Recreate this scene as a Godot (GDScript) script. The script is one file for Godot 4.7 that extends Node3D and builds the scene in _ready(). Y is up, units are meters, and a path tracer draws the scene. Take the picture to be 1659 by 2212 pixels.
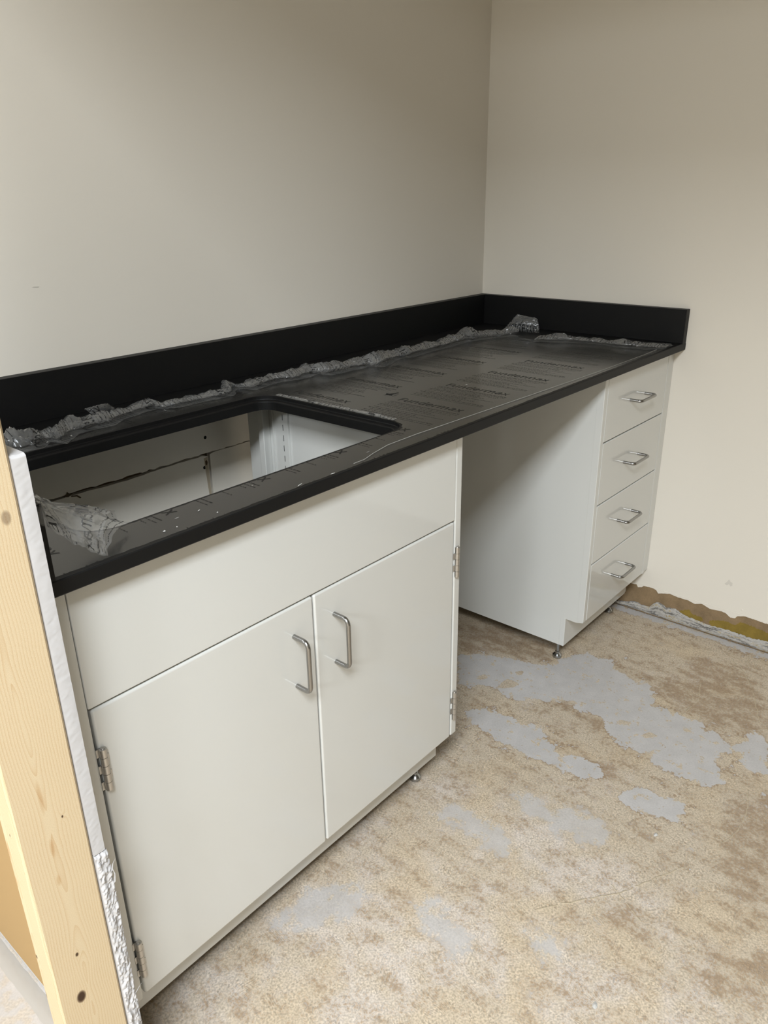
extends Node3D
# A laboratory worktop corner seen through an open stud wall: sink cabinet, knee space, drawer cabinet, black worktop under protective film.
# x runs along the worktop (right wall at x = 0), y up, z out from the back wall (z = 0). Metres.

const H := 0.9          # worktop height
const T := 0.0206       # worktop thickness
const D := 0.7077       # worktop depth
const F := 0.6813       # plane of the cabinet fronts
const K := 0.6253       # plane of the toe kicks
const BOT := 0.163      # lower edge of the fronts
const KB := 0.066       # lower edge of the toe kicks
const L2 := -0.4517     # drawer cabinet, left side
const R1 := -1.0747     # sink cabinet, right side
const XL := -1.938      # left end of the worktop
const CEIL := 2.7

var M := {}
var taken := {}
var noise := FastNoiseLite.new()

func _ready() -> void:
	# ---- camera
	var cam := Camera3D.new()
	cam.name = "camera"
	add_child(cam)
	cam.position = Vector3(-2.2648, 1.301, 1.5076)
	cam.rotation = Vector3(-0.3886, -0.8556, -0.0161)
	cam.fov = rad_to_deg(2.0 * atan(1106.0 / 1658.37))
	cam.near = 0.02
	cam.far = 40.0
	cam.current = true
	# ---- environment and exposure
	var env := Environment.new()
	env.background_mode = Environment.BG_COLOR
	env.background_color = Color(0.02, 0.02, 0.02)
	env.ambient_light_source = Environment.AMBIENT_SOURCE_DISABLED
	env.tonemap_mode = Environment.TONE_MAPPER_LINEAR
	env.tonemap_exposure = 1.0
	env.sdfgi_enabled = true
	env.ssao_enabled = true
	env.ssil_enabled = true
	var we := WorldEnvironment.new()
	we.name = "environment"
	we.environment = env
	add_child(we)
	noise.seed = 7
	noise.noise_type = FastNoiseLite.TYPE_SIMPLEX_SMOOTH
	noise.frequency = 1.0
	make_materials()
	# ---- lamps of the neighbouring room (recessed ceiling panels)
	ceiling_light(Vector3(-3.25, CEIL, 2.05), Vector2(1.2, 0.6), 15.0, "recessed ceiling panel light just outside the doorway")
	ceiling_light(Vector3(-5.65, CEIL, 2.05), Vector2(1.2, 0.6), 15.0, "recessed ceiling panel light far from the doorway")
	# ---- setting
	build_room()
	build_partition()
	# ---- objects
	build_sink_cabinet()
	build_drawer_cabinet()
	build_worktop()
	build_film()
	build_crumbs()

# ------------------------------------------------------------------ helpers
func numbered(n: String) -> String:
	if not taken.has(n):
		taken[n] = 0
		return n
	taken[n] += 1
	return "%s_%03d" % [n, taken[n]]

func tag(o: Node, label: String, category: String, group := "") -> void:
	o.set_meta("label", label)
	o.set_meta("category", category)
	if group != "":
		o.set_meta("group", group)

func thing(called: String, label: String, category: String, at := Vector3.ZERO, group := "") -> Node3D:
	var o := Node3D.new()
	o.name = numbered(called)
	add_child(o)
	o.position = at
	tag(o, label, category, group)
	return o

func new_st() -> SurfaceTool:
	var st := SurfaceTool.new()
	st.begin(Mesh.PRIMITIVE_TRIANGLES)
	return st

func obj(called: String, st: SurfaceTool, m: Material, parent: Node = null) -> MeshInstance3D:
	var o := MeshInstance3D.new()
	var top := parent == null
	o.name = numbered(called) if top else called
	o.mesh = st.commit()
	o.material_override = m
	if top:
		add_child(o)
	else:
		parent.add_child(o, true)
		o.position = -(parent as Node3D).global_position   # shapes are written in world metres
	return o

func struct(called: String, st: SurfaceTool, m: Material) -> MeshInstance3D:
	var o := obj(called, st, m)
	o.set_meta("kind", "structure")
	return o

func mat(c: Color, rough: float, metal := 0.0, spec := 0.5) -> StandardMaterial3D:
	var m := StandardMaterial3D.new()
	m.albedo_color = c
	m.roughness = rough
	m.metallic = metal
	m.metallic_specular = spec
	return m

func tri(st: SurfaceTool, a: Vector3, b: Vector3, c: Vector3, n: Vector3, ua := Vector2.ZERO, ub := Vector2.ZERO, uc := Vector2.ZERO) -> void:
	if (b - a).cross(c - a).dot(n) > 0.0:   # front faces run clockwise
		var p := b
		b = c
		c = p
		var q := ub
		ub = uc
		uc = q
	for k in 3:
		st.set_normal(n)
		st.set_uv([ua, ub, uc][k])
		st.add_vertex([a, b, c][k])

func face(st: SurfaceTool, p: Array, n: Vector3, uv: Array = []) -> void:
	for i in range(1, p.size() - 1):
		if uv.is_empty():
			tri(st, p[0], p[i], p[i + 1], n)
		else:
			tri(st, p[0], p[i], p[i + 1], n, uv[0], uv[i], uv[i + 1])

func tri_s(st: SurfaceTool, v: Array, n: Array, uv: Array) -> void:
	# triangle with a normal for each corner
	var mean: Vector3 = n[0] + n[1] + n[2]
	var order := [0, 1, 2]
	if ((v[1] - v[0]) as Vector3).cross(v[2] - v[0]).dot(mean) > 0.0:
		order = [0, 2, 1]
	for k in order:
		st.set_normal(n[k])
		st.set_uv(uv[k])
		st.add_vertex(v[k])

func box(st: SurfaceTool, a: Vector3, b: Vector3) -> void:
	var lo := Vector3(minf(a.x, b.x), minf(a.y, b.y), minf(a.z, b.z))
	var hi := Vector3(maxf(a.x, b.x), maxf(a.y, b.y), maxf(a.z, b.z))
	for ax in 3:
		var u := (ax + 1) % 3
		var w := (ax + 2) % 3
		for s in 2:
			var p := []
			for k in [[0, 0], [1, 0], [1, 1], [0, 1]]:
				var q := lo
				q[ax] = hi[ax] if s == 1 else lo[ax]
				q[u] = hi[u] if k[0] == 1 else lo[u]
				q[w] = hi[w] if k[1] == 1 else lo[w]
				p.append(q)
			var n := Vector3.ZERO
			n[ax] = 1.0 if s == 1 else -1.0
			face(st, p, n)

func rbox(st: SurfaceTool, a: Vector3, b: Vector3, r := 0.002) -> void:
	# box with rounded edges
	var lo := Vector3(minf(a.x, b.x), minf(a.y, b.y), minf(a.z, b.z))
	var hi := Vector3(maxf(a.x, b.x), maxf(a.y, b.y), maxf(a.z, b.z))
	var rr := minf(r, 0.49 * minf(hi.x - lo.x, minf(hi.y - lo.y, hi.z - lo.z)))
	var ins_lo := lo + Vector3.ONE * rr
	var ins_hi := hi - Vector3.ONE * rr
	for ax in 3:
		var u := (ax + 1) % 3
		var w := (ax + 2) % 3
		var cu := [lo[u], lo[u] + rr * 0.55, lo[u] + rr, hi[u] - rr, hi[u] - rr * 0.55, hi[u]]
		var cw := [lo[w], lo[w] + rr * 0.55, lo[w] + rr, hi[w] - rr, hi[w] - rr * 0.55, hi[w]]
		for s in 2:
			var pos := []
			var nor := []
			for i in 6:
				for j in 6:
					var q := lo
					q[ax] = hi[ax] if s == 1 else lo[ax]
					q[u] = cu[i]
					q[w] = cw[j]
					var c := q.clamp(ins_lo, ins_hi)
					var n := (q - c).normalized()
					pos.append(c + n * rr)
					nor.append(n)
			for i in 5:
				for j in 5:
					var k := [i * 6 + j, (i + 1) * 6 + j, (i + 1) * 6 + j + 1, i * 6 + j + 1]
					for t in [[0, 1, 2], [0, 2, 3]]:
						tri_s(st, t.map(func(x): return pos[k[x]]), t.map(func(x): return nor[k[x]]), [Vector2.ZERO, Vector2.ZERO, Vector2.ZERO])

func tube(st: SurfaceTool, path: PackedVector3Array, r: float, sides := 12) -> void:
	var rings := []
	var norms := []
	var up := Vector3.ZERO
	for i in path.size():
		var t := (path[mini(i + 1, path.size() - 1)] - path[maxi(i - 1, 0)]).normalized()
		if up == Vector3.ZERO:
			up = t.cross(Vector3(0.31, 0.52, 0.79)).normalized()
		up = (up - t * up.dot(t)).normalized()
		var side := t.cross(up)
		var ring := []
		var nr := []
		for k in sides:
			var a := TAU * k / sides
			var n := up * cos(a) + side * sin(a)
			ring.append(path[i] + n * r)
			nr.append(n)
		rings.append(ring)
		norms.append(nr)
	var z := [Vector2.ZERO, Vector2.ZERO, Vector2.ZERO]
	for i in path.size() - 1:
		for k in sides:
			var l := (k + 1) % sides
			tri_s(st, [rings[i][k], rings[i][l], rings[i + 1][l]], [norms[i][k], norms[i][l], norms[i + 1][l]], z)
			tri_s(st, [rings[i][k], rings[i + 1][l], rings[i + 1][k]], [norms[i][k], norms[i + 1][l], norms[i + 1][k]], z)
	face(st, rings[0], (path[0] - path[1]).normalized())
	face(st, rings[-1], (path[-1] - path[-2]).normalized())

func lathe(st: SurfaceTool, prof: Array, at: Vector3, sides := 16) -> void:
	# prof: Vector2(radius, height) from top to bottom or bottom to top
	for i in prof.size() - 1:
		var p: Vector2 = prof[i]
		var q: Vector2 = prof[i + 1]
		var d := q - p
		var n2 := Vector2(absf(d.y), 0.0)
		n2 = Vector2(d.y, -d.x).normalized()
		if n2.x < 0.0 or (absf(n2.x) < 1e-4 and i == 0 and n2.y * (p.y - q.y) < 0.0):
			n2 = -n2
		for k in sides:
			var a := TAU * k / sides
			var b := TAU * (k + 1) / sides
			var da := Vector3(cos(a), 0, sin(a))
			var db := Vector3(cos(b), 0, sin(b))
			var v := [at + da * p.x + Vector3.UP * p.y, at + db * p.x + Vector3.UP * p.y, at + db * q.x + Vector3.UP * q.y, at + da * q.x + Vector3.UP * q.y]
			var na := da * n2.x + Vector3.UP * n2.y
			var nb := db * n2.x + Vector3.UP * n2.y
			var z := [Vector2.ZERO, Vector2.ZERO, Vector2.ZERO]
			if p.x > 1e-6:
				tri_s(st, [v[0], v[1], v[2]], [na, nb, nb], z)
			if q.x > 1e-6:
				tri_s(st, [v[0], v[2], v[3]], [na, nb, na], z)

func prism(st: SurfaceTool, poly: PackedVector2Array, put: Callable, w0: float, w1: float) -> void:
	# a flat outline given thickness between w0 and w1; put(u, v, w) places a point
	var ids := Geometry2D.triangulate_polygon(poly)
	var c0: Vector3 = put.call(0.0, 0.0, w0)
	var c1: Vector3 = put.call(0.0, 0.0, w1)
	var axis := (c1 - c0).normalized()
	for i in range(0, ids.size(), 3):
		var p := []
		var q := []
		for k in 3:
			var uv := poly[ids[i + k]]
			p.append(put.call(uv.x, uv.y, w0))
			q.append(put.call(uv.x, uv.y, w1))
		face(st, p, -axis, [poly[ids[i]], poly[ids[i + 1]], poly[ids[i + 2]]])
		face(st, q, axis, [poly[ids[i]], poly[ids[i + 1]], poly[ids[i + 2]]])
	var cw := Geometry2D.is_polygon_clockwise(poly)
	for i in poly.size():
		var a := poly[i]
		var b := poly[(i + 1) % poly.size()]
		if a.is_equal_approx(b):
			continue
		var d := (b - a).normalized()
		var o := Vector2(-d.y, d.x) if cw else Vector2(d.y, -d.x)
		var at: Vector3 = put.call(0.0, 0.0, 0.0)
		var n: Vector3 = (put.call(o.x, o.y, 0.0) - at).normalized()
		face(st, [put.call(a.x, a.y, w0), put.call(b.x, b.y, w0), put.call(b.x, b.y, w1), put.call(a.x, a.y, w1)], n, [a, b, b, a])

func grid(st: SurfaceTool, nu: int, nv: int, at: Callable, uv_at: Callable, flip := false) -> void:
	# smooth sheet through at(i, j); its front is the side of dv x du
	var p := []
	for i in nu + 1:
		for j in nv + 1:
			p.append(at.call(i, j))
	var n := []
	for i in nu + 1:
		for j in nv + 1:
			var du: Vector3 = p[mini(i + 1, nu) * (nv + 1) + j] - p[maxi(i - 1, 0) * (nv + 1) + j]
			var dv: Vector3 = p[i * (nv + 1) + mini(j + 1, nv)] - p[i * (nv + 1) + maxi(j - 1, 0)]
			var c := dv.cross(du).normalized()
			n.append(-c if flip else c)
	for i in nu:
		for j in nv:
			var k := [i * (nv + 1) + j, (i + 1) * (nv + 1) + j, (i + 1) * (nv + 1) + j + 1, i * (nv + 1) + j + 1]
			var uv := [uv_at.call(i, j), uv_at.call(i + 1, j), uv_at.call(i + 1, j + 1), uv_at.call(i, j + 1)]
			for t in [[0, 1, 2], [0, 2, 3]]:
				tri_s(st, t.map(func(x): return p[k[x]]), t.map(func(x): return n[k[x]]), t.map(func(x): return uv[x]))

func pairs(a: Array) -> PackedVector2Array:
	var o := PackedVector2Array()
	for i in range(0, a.size(), 2):
		o.append(Vector2(a[i], a[i + 1]))
	return o

func nz(seed_: int, freq: float, w: int, h: int, oct := 4, long := 1) -> PackedByteArray:
	var f := FastNoiseLite.new()
	f.seed = seed_
	f.noise_type = FastNoiseLite.TYPE_SIMPLEX_SMOOTH
	f.frequency = freq
	f.fractal_octaves = oct
	var im := f.get_image(w, h / long)
	if long > 1:
		im.resize(w, h, Image.INTERPOLATE_CUBIC)
	im.convert(Image.FORMAT_L8)
	return im.get_data()

# ------------------------------------------------------------------ materials
func make_materials() -> void:
	M.wall = mat(Color8(226, 220, 208), 0.55, 0.0, 0.4)
	M.wall.resource_name = "wall_paint"
	M.board = mat(Color8(146, 141, 131), 0.9)   # bare drywall paper
	M.ceiling = mat(Color8(210, 209, 204), 0.9)
	M.enamel = mat(Color8(208, 208, 203), 0.3)
	M.enamel.clearcoat_enabled = true
	M.enamel.clearcoat = 0.9
	M.enamel.clearcoat_roughness = 0.06
	M.phenolic = mat(Color8(17, 17, 17), 0.5, 0.0, 0.34)
	M.steel = mat(Color8(158, 157, 155), 0.26, 1.0)
	M.hinge = mat(Color8(196, 193, 188), 0.42, 1.0)
	M.zinc = mat(Color8(170, 172, 172), 0.2, 1.0)
	M.dark = mat(Color8(18, 17, 15), 0.9)
	M.gypsum = mat(Color8(192, 190, 189), 0.95, 0.0, 0.2)
	M.kraft = mat(Color8(172, 142, 96), 0.85)
	M.torn = mat(Color8(84, 68, 46), 0.95)
	M.white_frame = mat(Color8(230, 230, 228), 0.5)
	M.glow = mat(Color8(250, 250, 246), 0.8)
	M.glow.emission_enabled = true
	M.glow.emission = Color(1.0, 0.98, 0.94)
	M.glow.emission_energy_multiplier = 2.0
	# clear protective film: a thin pane with a little haze
	M.film = mat(Color(0.26, 0.26, 0.25, 0.022), 0.17)
	M.film.transparency = BaseMaterial3D.TRANSPARENCY_ALPHA
	M.film.cull_mode = BaseMaterial3D.CULL_DISABLED
	M.film_loose = mat(Color(0.7, 0.7, 0.69, 0.15), 0.18)
	M.film_loose.transparency = BaseMaterial3D.TRANSPARENCY_ALPHA
	M.film_loose.cull_mode = BaseMaterial3D.CULL_DISABLED
	M.thread = mat(Color8(176, 175, 168), 0.7)
	M.crumb = mat(Color8(190, 188, 183), 0.9)
	M.ink = mat(Color(1, 1, 1, 1), 0.5)
	M.ink.albedo_texture = print_texture()
	M.ink.transparency = BaseMaterial3D.TRANSPARENCY_ALPHA
	M.ink.cull_mode = BaseMaterial3D.CULL_DISABLED
	M.wood = mat(Color.WHITE, 0.6, 0.0, 0.35)
	M.wood.albedo_texture = wood_texture()
	M.floor = mat(Color.WHITE, 0.62, 0.0, 0.4)
	floor_textures()
	M.strip = mat(Color.WHITE, 0.85, 0.0, 0.3)
	M.strip.albedo_texture = strip_texture()
	M.plaster = mat(Color.WHITE, 0.95, 0.0, 0.2)
	M.plaster.albedo_texture = plaster_texture()

func noise_tex(s: int, freq: float, size: int) -> ImageTexture:
	var f := FastNoiseLite.new()
	f.seed = s
	f.frequency = freq
	f.fractal_octaves = 4
	return ImageTexture.create_from_image(f.get_seamless_image(size, size))

# ---- print on the protective film. One tile: 0.466 m along the words, 0.170 m across them; 0.25 mm to a pixel
func print_texture() -> ImageTexture:
	var w := 1864
	var h := 680
	var im := Image.create(w, h, false, Image.FORMAT_RGBA8)
	im.fill(Color(0.05, 0.05, 0.05, 0.0))
	var ink := Color(0.02, 0.02, 0.02, 0.9)
	var rng := RandomNumberGenerator.new()
	rng.seed = 5
	var font := SystemFont.new()
	font.font_names = PackedStringArray(["Droid Sans"])
	var tm := TextMesh.new()
	tm.text = "Fundermax"
	tm.font = font
	tm.font_size = 64
	tm.pixel_size = 1.0
	tm.depth = 0.0
	tm.horizontal_alignment = HORIZONTAL_ALIGNMENT_LEFT
	var arr := tm.get_mesh_arrays()
	var vs: PackedVector3Array = arr[Mesh.ARRAY_VERTEX]
	var ix: PackedInt32Array = arr[Mesh.ARRAY_INDEX]
	var lo := Vector2(1e9, 1e9)
	var hi := Vector2(-1e9, -1e9)
	for v in vs:
		lo = lo.min(Vector2(v.x, v.y))
		hi = hi.max(Vector2(v.x, v.y))
	var k := 650.0 / (hi.x - lo.x)   # the word is 162 mm long
	for row in 2:
		var ox := 20.0 + row * 932.0
		var oy := 108.0 + row * 340.0
		for t in range(0, ix.size(), 3):
			var q := []
			for c in 3:
				var v := vs[ix[t + c]]
				q.append(Vector2(ox + (v.x - lo.x) * k, oy + (hi.y - v.y) * k - 92.0))
			fill_tri(im, q[0], q[1], q[2], ink)
		# small print in lines below the word
		for l in 11:
			var y := int(oy) + 62 + l * 37 + (18 if l > 4 else 0)
			var x := ox - 60.0 + rng.randf_range(0, 40)
			var stop := ox + rng.randf_range(420, 720)
			while x < stop:
				var d := rng.randf_range(10, 34)
				im.fill_rect(Rect2i(posmod(int(x), w), posmod(y, h), int(d), 6 if l % 3 else 9), Color(0.03, 0.03, 0.03, 0.66))
				x += d + rng.randf_range(4, 9)
	return ImageTexture.create_from_image(im)

func fill_tri(im: Image, a: Vector2, b: Vector2, c: Vector2, col: Color) -> void:
	var x0 := int(floor(minf(a.x, minf(b.x, c.x))))
	var x1 := int(ceil(maxf(a.x, maxf(b.x, c.x))))
	var y0 := int(floor(minf(a.y, minf(b.y, c.y))))
	var y1 := int(ceil(maxf(a.y, maxf(b.y, c.y))))
	for y in range(y0, y1 + 1):
		for x in range(x0, x1 + 1):
			if Geometry2D.point_is_inside_triangle(Vector2(x + 0.5, y + 0.5), a, b, c):
				im.set_pixel(posmod(x, im.get_width()), posmod(y, im.get_height()), col)

# ---- pine: 90 mm x 1.2 m, growth rings cut lengthwise
func wood_texture() -> ImageTexture:
	var w := 256
	var h := 2048
	var data := PackedByteArray()
	data.resize(w * h * 3)
	var n1 := nz(21, 0.004, w, h, 3)
	var fine := nz(22, 0.35, w, h, 2)
	var knots := [[31.0, 333.0, 6.0, 1.0], [38.0, 405.0, 2.0, 0.9], [70.0, 1005.0, 5.0, 0.35], [59.0, 620.0, 1.2, 0.9]]
	var eyes := [[38.0, 662.0, 26.0], [38.0, 585.0, 15.0], [37.0, 534.0, 9.0]]
	var light := Vector3(0.82, 0.745, 0.615)
	var late := Vector3(0.73, 0.60, 0.44)
	for j in h:
		var y := (1.0 - float(j) / h) * 1200.0
		for i in w:
			var x := float(i) / w * 90.0
			var o := j * w + i
			var bend := (n1[o] / 255.0 - 0.5) * 6.0
			var xc := 38.0 + 5.0 * sin(y * 0.004)
			var dep := 7.0 + 5.0 * sin(y * 0.0125 + 1.0) + 2.5 * sin(y * 0.031)
			var dx := x - xc + bend * 0.6
			var g := sqrt(dx * dx + dep * dep) + bend * 0.25
			var dark := 0.0
			for kk in knots:
				var ex: float = (x - kk[0]) / kk[2]
				var ey: float = (y - kk[1]) / (kk[2] * 1.5)
				var dd := ex * ex + ey * ey
				if dd < 60.0:
					g += 5.0 * kk[3] * exp(-dd * 0.09) * (1.0 if x > kk[0] else -0.6)
					dark = maxf(dark, kk[3] * clampf(1.5 - dd, 0.0, 1.0))
			var eye := 0.0
			for e in eyes:
				var ex2: float = (x - e[0]) / 3.2
				var ey2: float = (y - e[1]) / e[2]
				eye = maxf(eye, clampf(1.2 - ex2 * ex2 - ey2 * ey2, 0.0, 1.0))
			var ring := fposmod(g / 3.6, 1.0)
			var lw := pow(ring, 3.5) * (0.55 + 0.45 * n1[o] / 255.0)
			var c := light.lerp(late, clampf(lw * 0.62 + eye * 0.5, 0.0, 1.0))
			c *= 0.95 + 0.1 * fine[o] / 255.0
			c = c.lerp(Vector3(0.16, 0.09, 0.05), dark * 0.85)
			data[o * 3] = int(clampf(c.x * 255.0, 0, 255))
			data[o * 3 + 1] = int(clampf(c.y * 255.0, 0, 255))
			data[o * 3 + 2] = int(clampf(c.z * 255.0, 0, 255))
	return ImageTexture.create_from_image(Image.create_from_data(w, h, false, Image.FORMAT_RGB8, data))

# ---- bare floor: carpet glue, scraped concrete, skim coat. Texture covers x -2.45..0, z 0..1.7
const FW := 2048
const FH := 1421

func mask(polys: Array, blur: int) -> PackedByteArray:
	var w := 512
	var h := 355
	var im := Image.create(w, h, false, Image.FORMAT_L8)
	for a in polys:
		var p := pairs(a)
		var lo := p[0]
		var hi := p[0]
		for q in p:
			lo = lo.min(q)
			hi = hi.max(q)
		for j in range(maxi(0, int(lo.y / 1.7 * h) - 1), mini(h, int(hi.y / 1.7 * h) + 2)):
			for i in range(maxi(0, int((lo.x + 2.45) / 2.45 * w) - 1), mini(w, int((hi.x + 2.45) / 2.45 * w) + 2)):
				if Geometry2D.is_point_in_polygon(Vector2((i + 0.5) / w * 2.45 - 2.45, (j + 0.5) / h * 1.7), p):
					im.set_pixel(i, j, Color.WHITE)
	im.resize(w / blur, h / blur, Image.INTERPOLATE_LANCZOS)
	im.resize(FW, FH, Image.INTERPOLATE_CUBIC)
	return im.get_data()

func g_near(v: int) -> float:
	return 1.0 if v > 150 else 0.0

func floor_textures() -> void:
	var grey := [
		[-0.599,0.356, -0.553,0.403, -0.527,0.463, -0.513,0.506, -0.496,0.563, -0.469,0.604, -0.405,0.612, -0.361,0.646, -0.332,0.645, -0.352,0.676, -0.332,0.728, -0.371,0.760, -0.373,0.800, -0.399,0.819, -0.363,0.854, -0.405,0.884, -0.433,0.905, -0.476,0.914, -0.464,0.950, -0.460,1.012, -0.456,1.039, -0.483,1.054, -0.478,1.101, -0.513,1.123, -0.488,1.141, -0.462,1.159, -0.418,1.146, -0.396,1.160, -0.437,1.202, -0.567,1.239, -0.570,1.212, -0.575,1.184, -0.522,1.163, -0.521,1.152, -0.541,1.127, -0.586,1.122, -0.621,1.139, -0.638,1.165, -0.663,1.168, -0.668,1.140, -0.698,1.131, -0.694,1.114, -0.695,1.085, -0.700,1.056, -0.698,1.023, -0.696,1.001, -0.671,0.996, -0.677,0.937, -0.662,0.890, -0.640,0.850, -0.603,0.839, -0.605,0.815, -0.614,0.775, -0.616,0.751, -0.590,0.737, -0.627,0.692, -0.648,0.651, -0.683,0.631, -0.684,0.577, -0.679,0.510, -0.715,0.475, -0.725,0.446],
		[-0.811,0.528, -0.770,0.571, -0.765,0.628, -0.760,0.691, -0.739,0.730, -0.783,0.758, -0.785,0.781, -0.811,0.801, -0.808,0.829, -0.784,0.852, -0.789,0.889, -0.790,0.923, -0.821,0.932, -0.850,0.897, -0.856,0.855, -0.856,0.796, -0.869,0.756, -0.858,0.706, -0.868,0.668, -0.846,0.614, -0.853,0.565],
		[-0.836,0.993, -0.791,1.020, -0.792,1.057, -0.783,1.088, -0.781,1.122, -0.810,1.128, -0.851,1.129, -0.853,1.092, -0.871,1.050, -0.871,1.014, -0.861,0.994],
		[-0.294,0.738, -0.276,0.750, -0.295,0.772, -0.305,0.760], [-0.707,0.796, -0.685,0.806, -0.690,0.818, -0.714,0.809], [-0.648,1.230, -0.604,1.250, -0.648,1.262, -0.652,1.241],
		[-0.034,0.4, -0.004,0.4, -0.004,1.7, -0.03,1.7],
	]
	var soft := [
		[-0.988,0.798, -0.966,0.837, -0.989,0.873, -0.964,0.913, -0.941,0.981, -0.950,1.010, -0.986,1.043, -1.026,1.032, -1.041,0.995, -1.050,0.929, -1.030,0.874, -1.044,0.816],
		[-1.162,0.674, -1.108,0.719, -1.110,0.779, -1.111,0.836, -1.139,0.896, -1.178,0.894, -1.177,0.841, -1.165,0.771, -1.171,0.705],
		[-1.368,0.800, -1.353,0.841, -1.371,0.896, -1.385,0.964, -1.415,0.975, -1.430,0.924, -1.433,0.851],
		[-1.298,1.012, -1.282,1.058, -1.282,1.093, -1.310,1.100, -1.331,1.068, -1.321,1.026], [-1.402,1.022, -1.375,1.054, -1.394,1.070, -1.419,1.046], [-1.213,1.084, -1.195,1.102, -1.205,1.115, -1.223,1.098],
		[-2.45,0.0, -1.95,0.0, -1.95,0.62, -2.45,0.62], [-1.62,0.64, -1.5,0.62, -1.4,0.7, -1.5,0.74],
	]
	var holes := [[-0.662,0.465, -0.631,0.478, -0.647,0.492, -0.673,0.480], [-0.673,0.534, -0.614,0.540, -0.613,0.582, -0.650,0.570], [-0.573,0.540, -0.549,0.551, -0.564,0.563, -0.581,0.552], [-0.592,0.863, -0.578,0.884, -0.582,0.906, -0.602,0.880], [-0.615,0.941, -0.583,0.953, -0.586,0.977, -0.611,0.959]]
	var brown := [
		[-0.664,0.647, -0.591,0.738, -0.618,0.756, -0.656,0.709], [-0.621,0.767, -0.603,0.839, -0.664,0.862, -0.668,0.816], [-0.758,0.814, -0.762,0.898, -0.772,0.969, -0.812,0.966, -0.811,0.922, -0.795,0.857], [-0.663,0.942, -0.655,0.989, -0.686,1.013, -0.694,0.967],
		[-0.328,0.733, -0.346,0.808, -0.358,0.877, -0.409,0.910, -0.424,0.892, -0.398,0.812], [-0.388,0.889, -0.142,0.932, -0.146,1.086, -0.220,1.141, -0.420,1.198, -0.446,1.112, -0.448,1.013],
		[-0.750,1.211, -0.628,1.210, -0.6,1.3, -0.75,1.36, -1.025,1.33, -0.918,1.240], [-1.2,1.29, -1.1,1.31, -1.05,1.42, -1.17,1.40], [-0.455,0.253, -0.358,0.371, -0.376,0.552, -0.449,0.593, -0.508,0.466, -0.579,0.342],
		[-0.990,0.851, -0.971,0.873, -0.985,0.898, -0.998,0.872], [-1.137,1.100, -1.115,1.156, -1.175,1.187, -1.190,1.147], [-1.381,1.079, -1.326,1.175, -1.339,1.189, -1.391,1.111],
	]
	var mg := mask(grey, 3)
	var ms := mask(soft, 8)
	var mn := mask(grey, 14)
	var mh := mask(holes, 2)
	var mb := mask(brown, 8)
	var mp := mask([[-1.9,0.55, -1.1,0.58, -0.95,0.85, -1.05,1.15, -1.3,1.5, -1.9,1.5]], 8)
	var rag := nz(31, 0.035, FW, FH, 5)
	var strk := nz(36, 0.03, FW, FH, 5, 3)
	var big := nz(32, 0.0035, FW, FH, 3)
	var mid := nz(33, 0.02, FW, FH, 4)
	var fine := nz(34, 0.22, FW, FH, 3)
	var speck := nz(37, 0.12, FW, FH, 4)
	var hue := nz(35, 0.005, FW, FH, 3)
	var col := PackedByteArray()
	col.resize(FW * FH * 3)
	var hgt := PackedByteArray()
	hgt.resize(FW * FH)
	var tan_c := Vector3(0.755, 0.70, 0.62)
	var pale_c := Vector3(0.80, 0.755, 0.705)
	var gold_c := Vector3(0.77, 0.70, 0.595)
	var brown_c := Vector3(0.575, 0.485, 0.385)
	var grey_c := Vector3(0.745, 0.73, 0.717)
	for j in FH:
		var zz := float(j) / FH * 1.7
		for i in FW:
			var o := j * FW + i
			var xx := float(i) / FW * 2.45 - 2.45
			var b := big[o] / 255.0
			var m := mid[o] / 255.0
			var f := fine[o] / 255.0
			var r := rag[o] / 255.0
			# notched-trowel lines that swing with the hand
			var ph := (xx * 0.62 + zz * 0.78) * 2100.0 + (b - 0.5) * 260.0 + (m - 0.5) * 10.0
			var line := sin(ph) * clampf((r - 0.35) * 2.4, 0.0, 1.0)
			var c := tan_c.lerp(pale_c, clampf((mp[o] / 255.0 - 0.5) * 0.7 + (b - 0.4) * 1.4 + (m - 0.5) * 1.6, 0.0, 1.0))
			c = c.lerp(gold_c, clampf((hue[o] / 255.0 - 0.52) * 2.4, 0.0, 0.65))
			# scattered remains of dark glue
			var k := strk[o] / 255.0
			var bf := mb[o] / 255.0 * 0.42 + (k - 0.5) * 0.7 + (m - 0.5) * 0.5 + (r - 0.5) * 0.5 + (speck[o] / 255.0 - 0.5) * 0.55 + (f - 0.5) * 1.2
			var bs := clampf((bf - 0.12) * 2.4, 0.0, 1.0)
			c = c.lerp(brown_c, bs * 0.72)
			var sp := speck[o] / 255.0
			var fleck := clampf((sp * 0.8 + r * 0.35 + k * 0.5 - 0.86) * 3.5, 0.0, 1.0) * (1.0 - g_near(mg[o]))
			c = c.lerp(brown_c, fleck * 0.26)
			var grain := (f - 0.5) * 0.5 * (0.4 + r) + line * 0.055
			c *= 1.0 + grain * (1.0 - 0.35 * bs)
			# concrete laid bare: hard ragged outline
			var gf := mg[o] / 255.0 * 1.1 + (r - 0.5) * 1.9 + (k - 0.5) * 0.5 + (sp - 0.5) * 1.0 - 0.03 - (1.0 - clampf(mn[o] / 255.0 * 3.2, 0.0, 1.0)) * 0.75
			if mh[o] > 90 and (mh[o] / 255.0 + (r - 0.5) * 0.8) > 0.45:
				gf = 0.0
			var g := clampf((gf - 0.5) * 9.0, 0.0, 1.0)
			# rind of darker glue round the scraped places
			c = c.lerp(brown_c * (0.95 + 0.12 * f), clampf((gf - 0.16) * 2.6, 0.0, 0.75) * clampf((r + k - 0.8) * 3.0, 0.0, 1.0))
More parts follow.
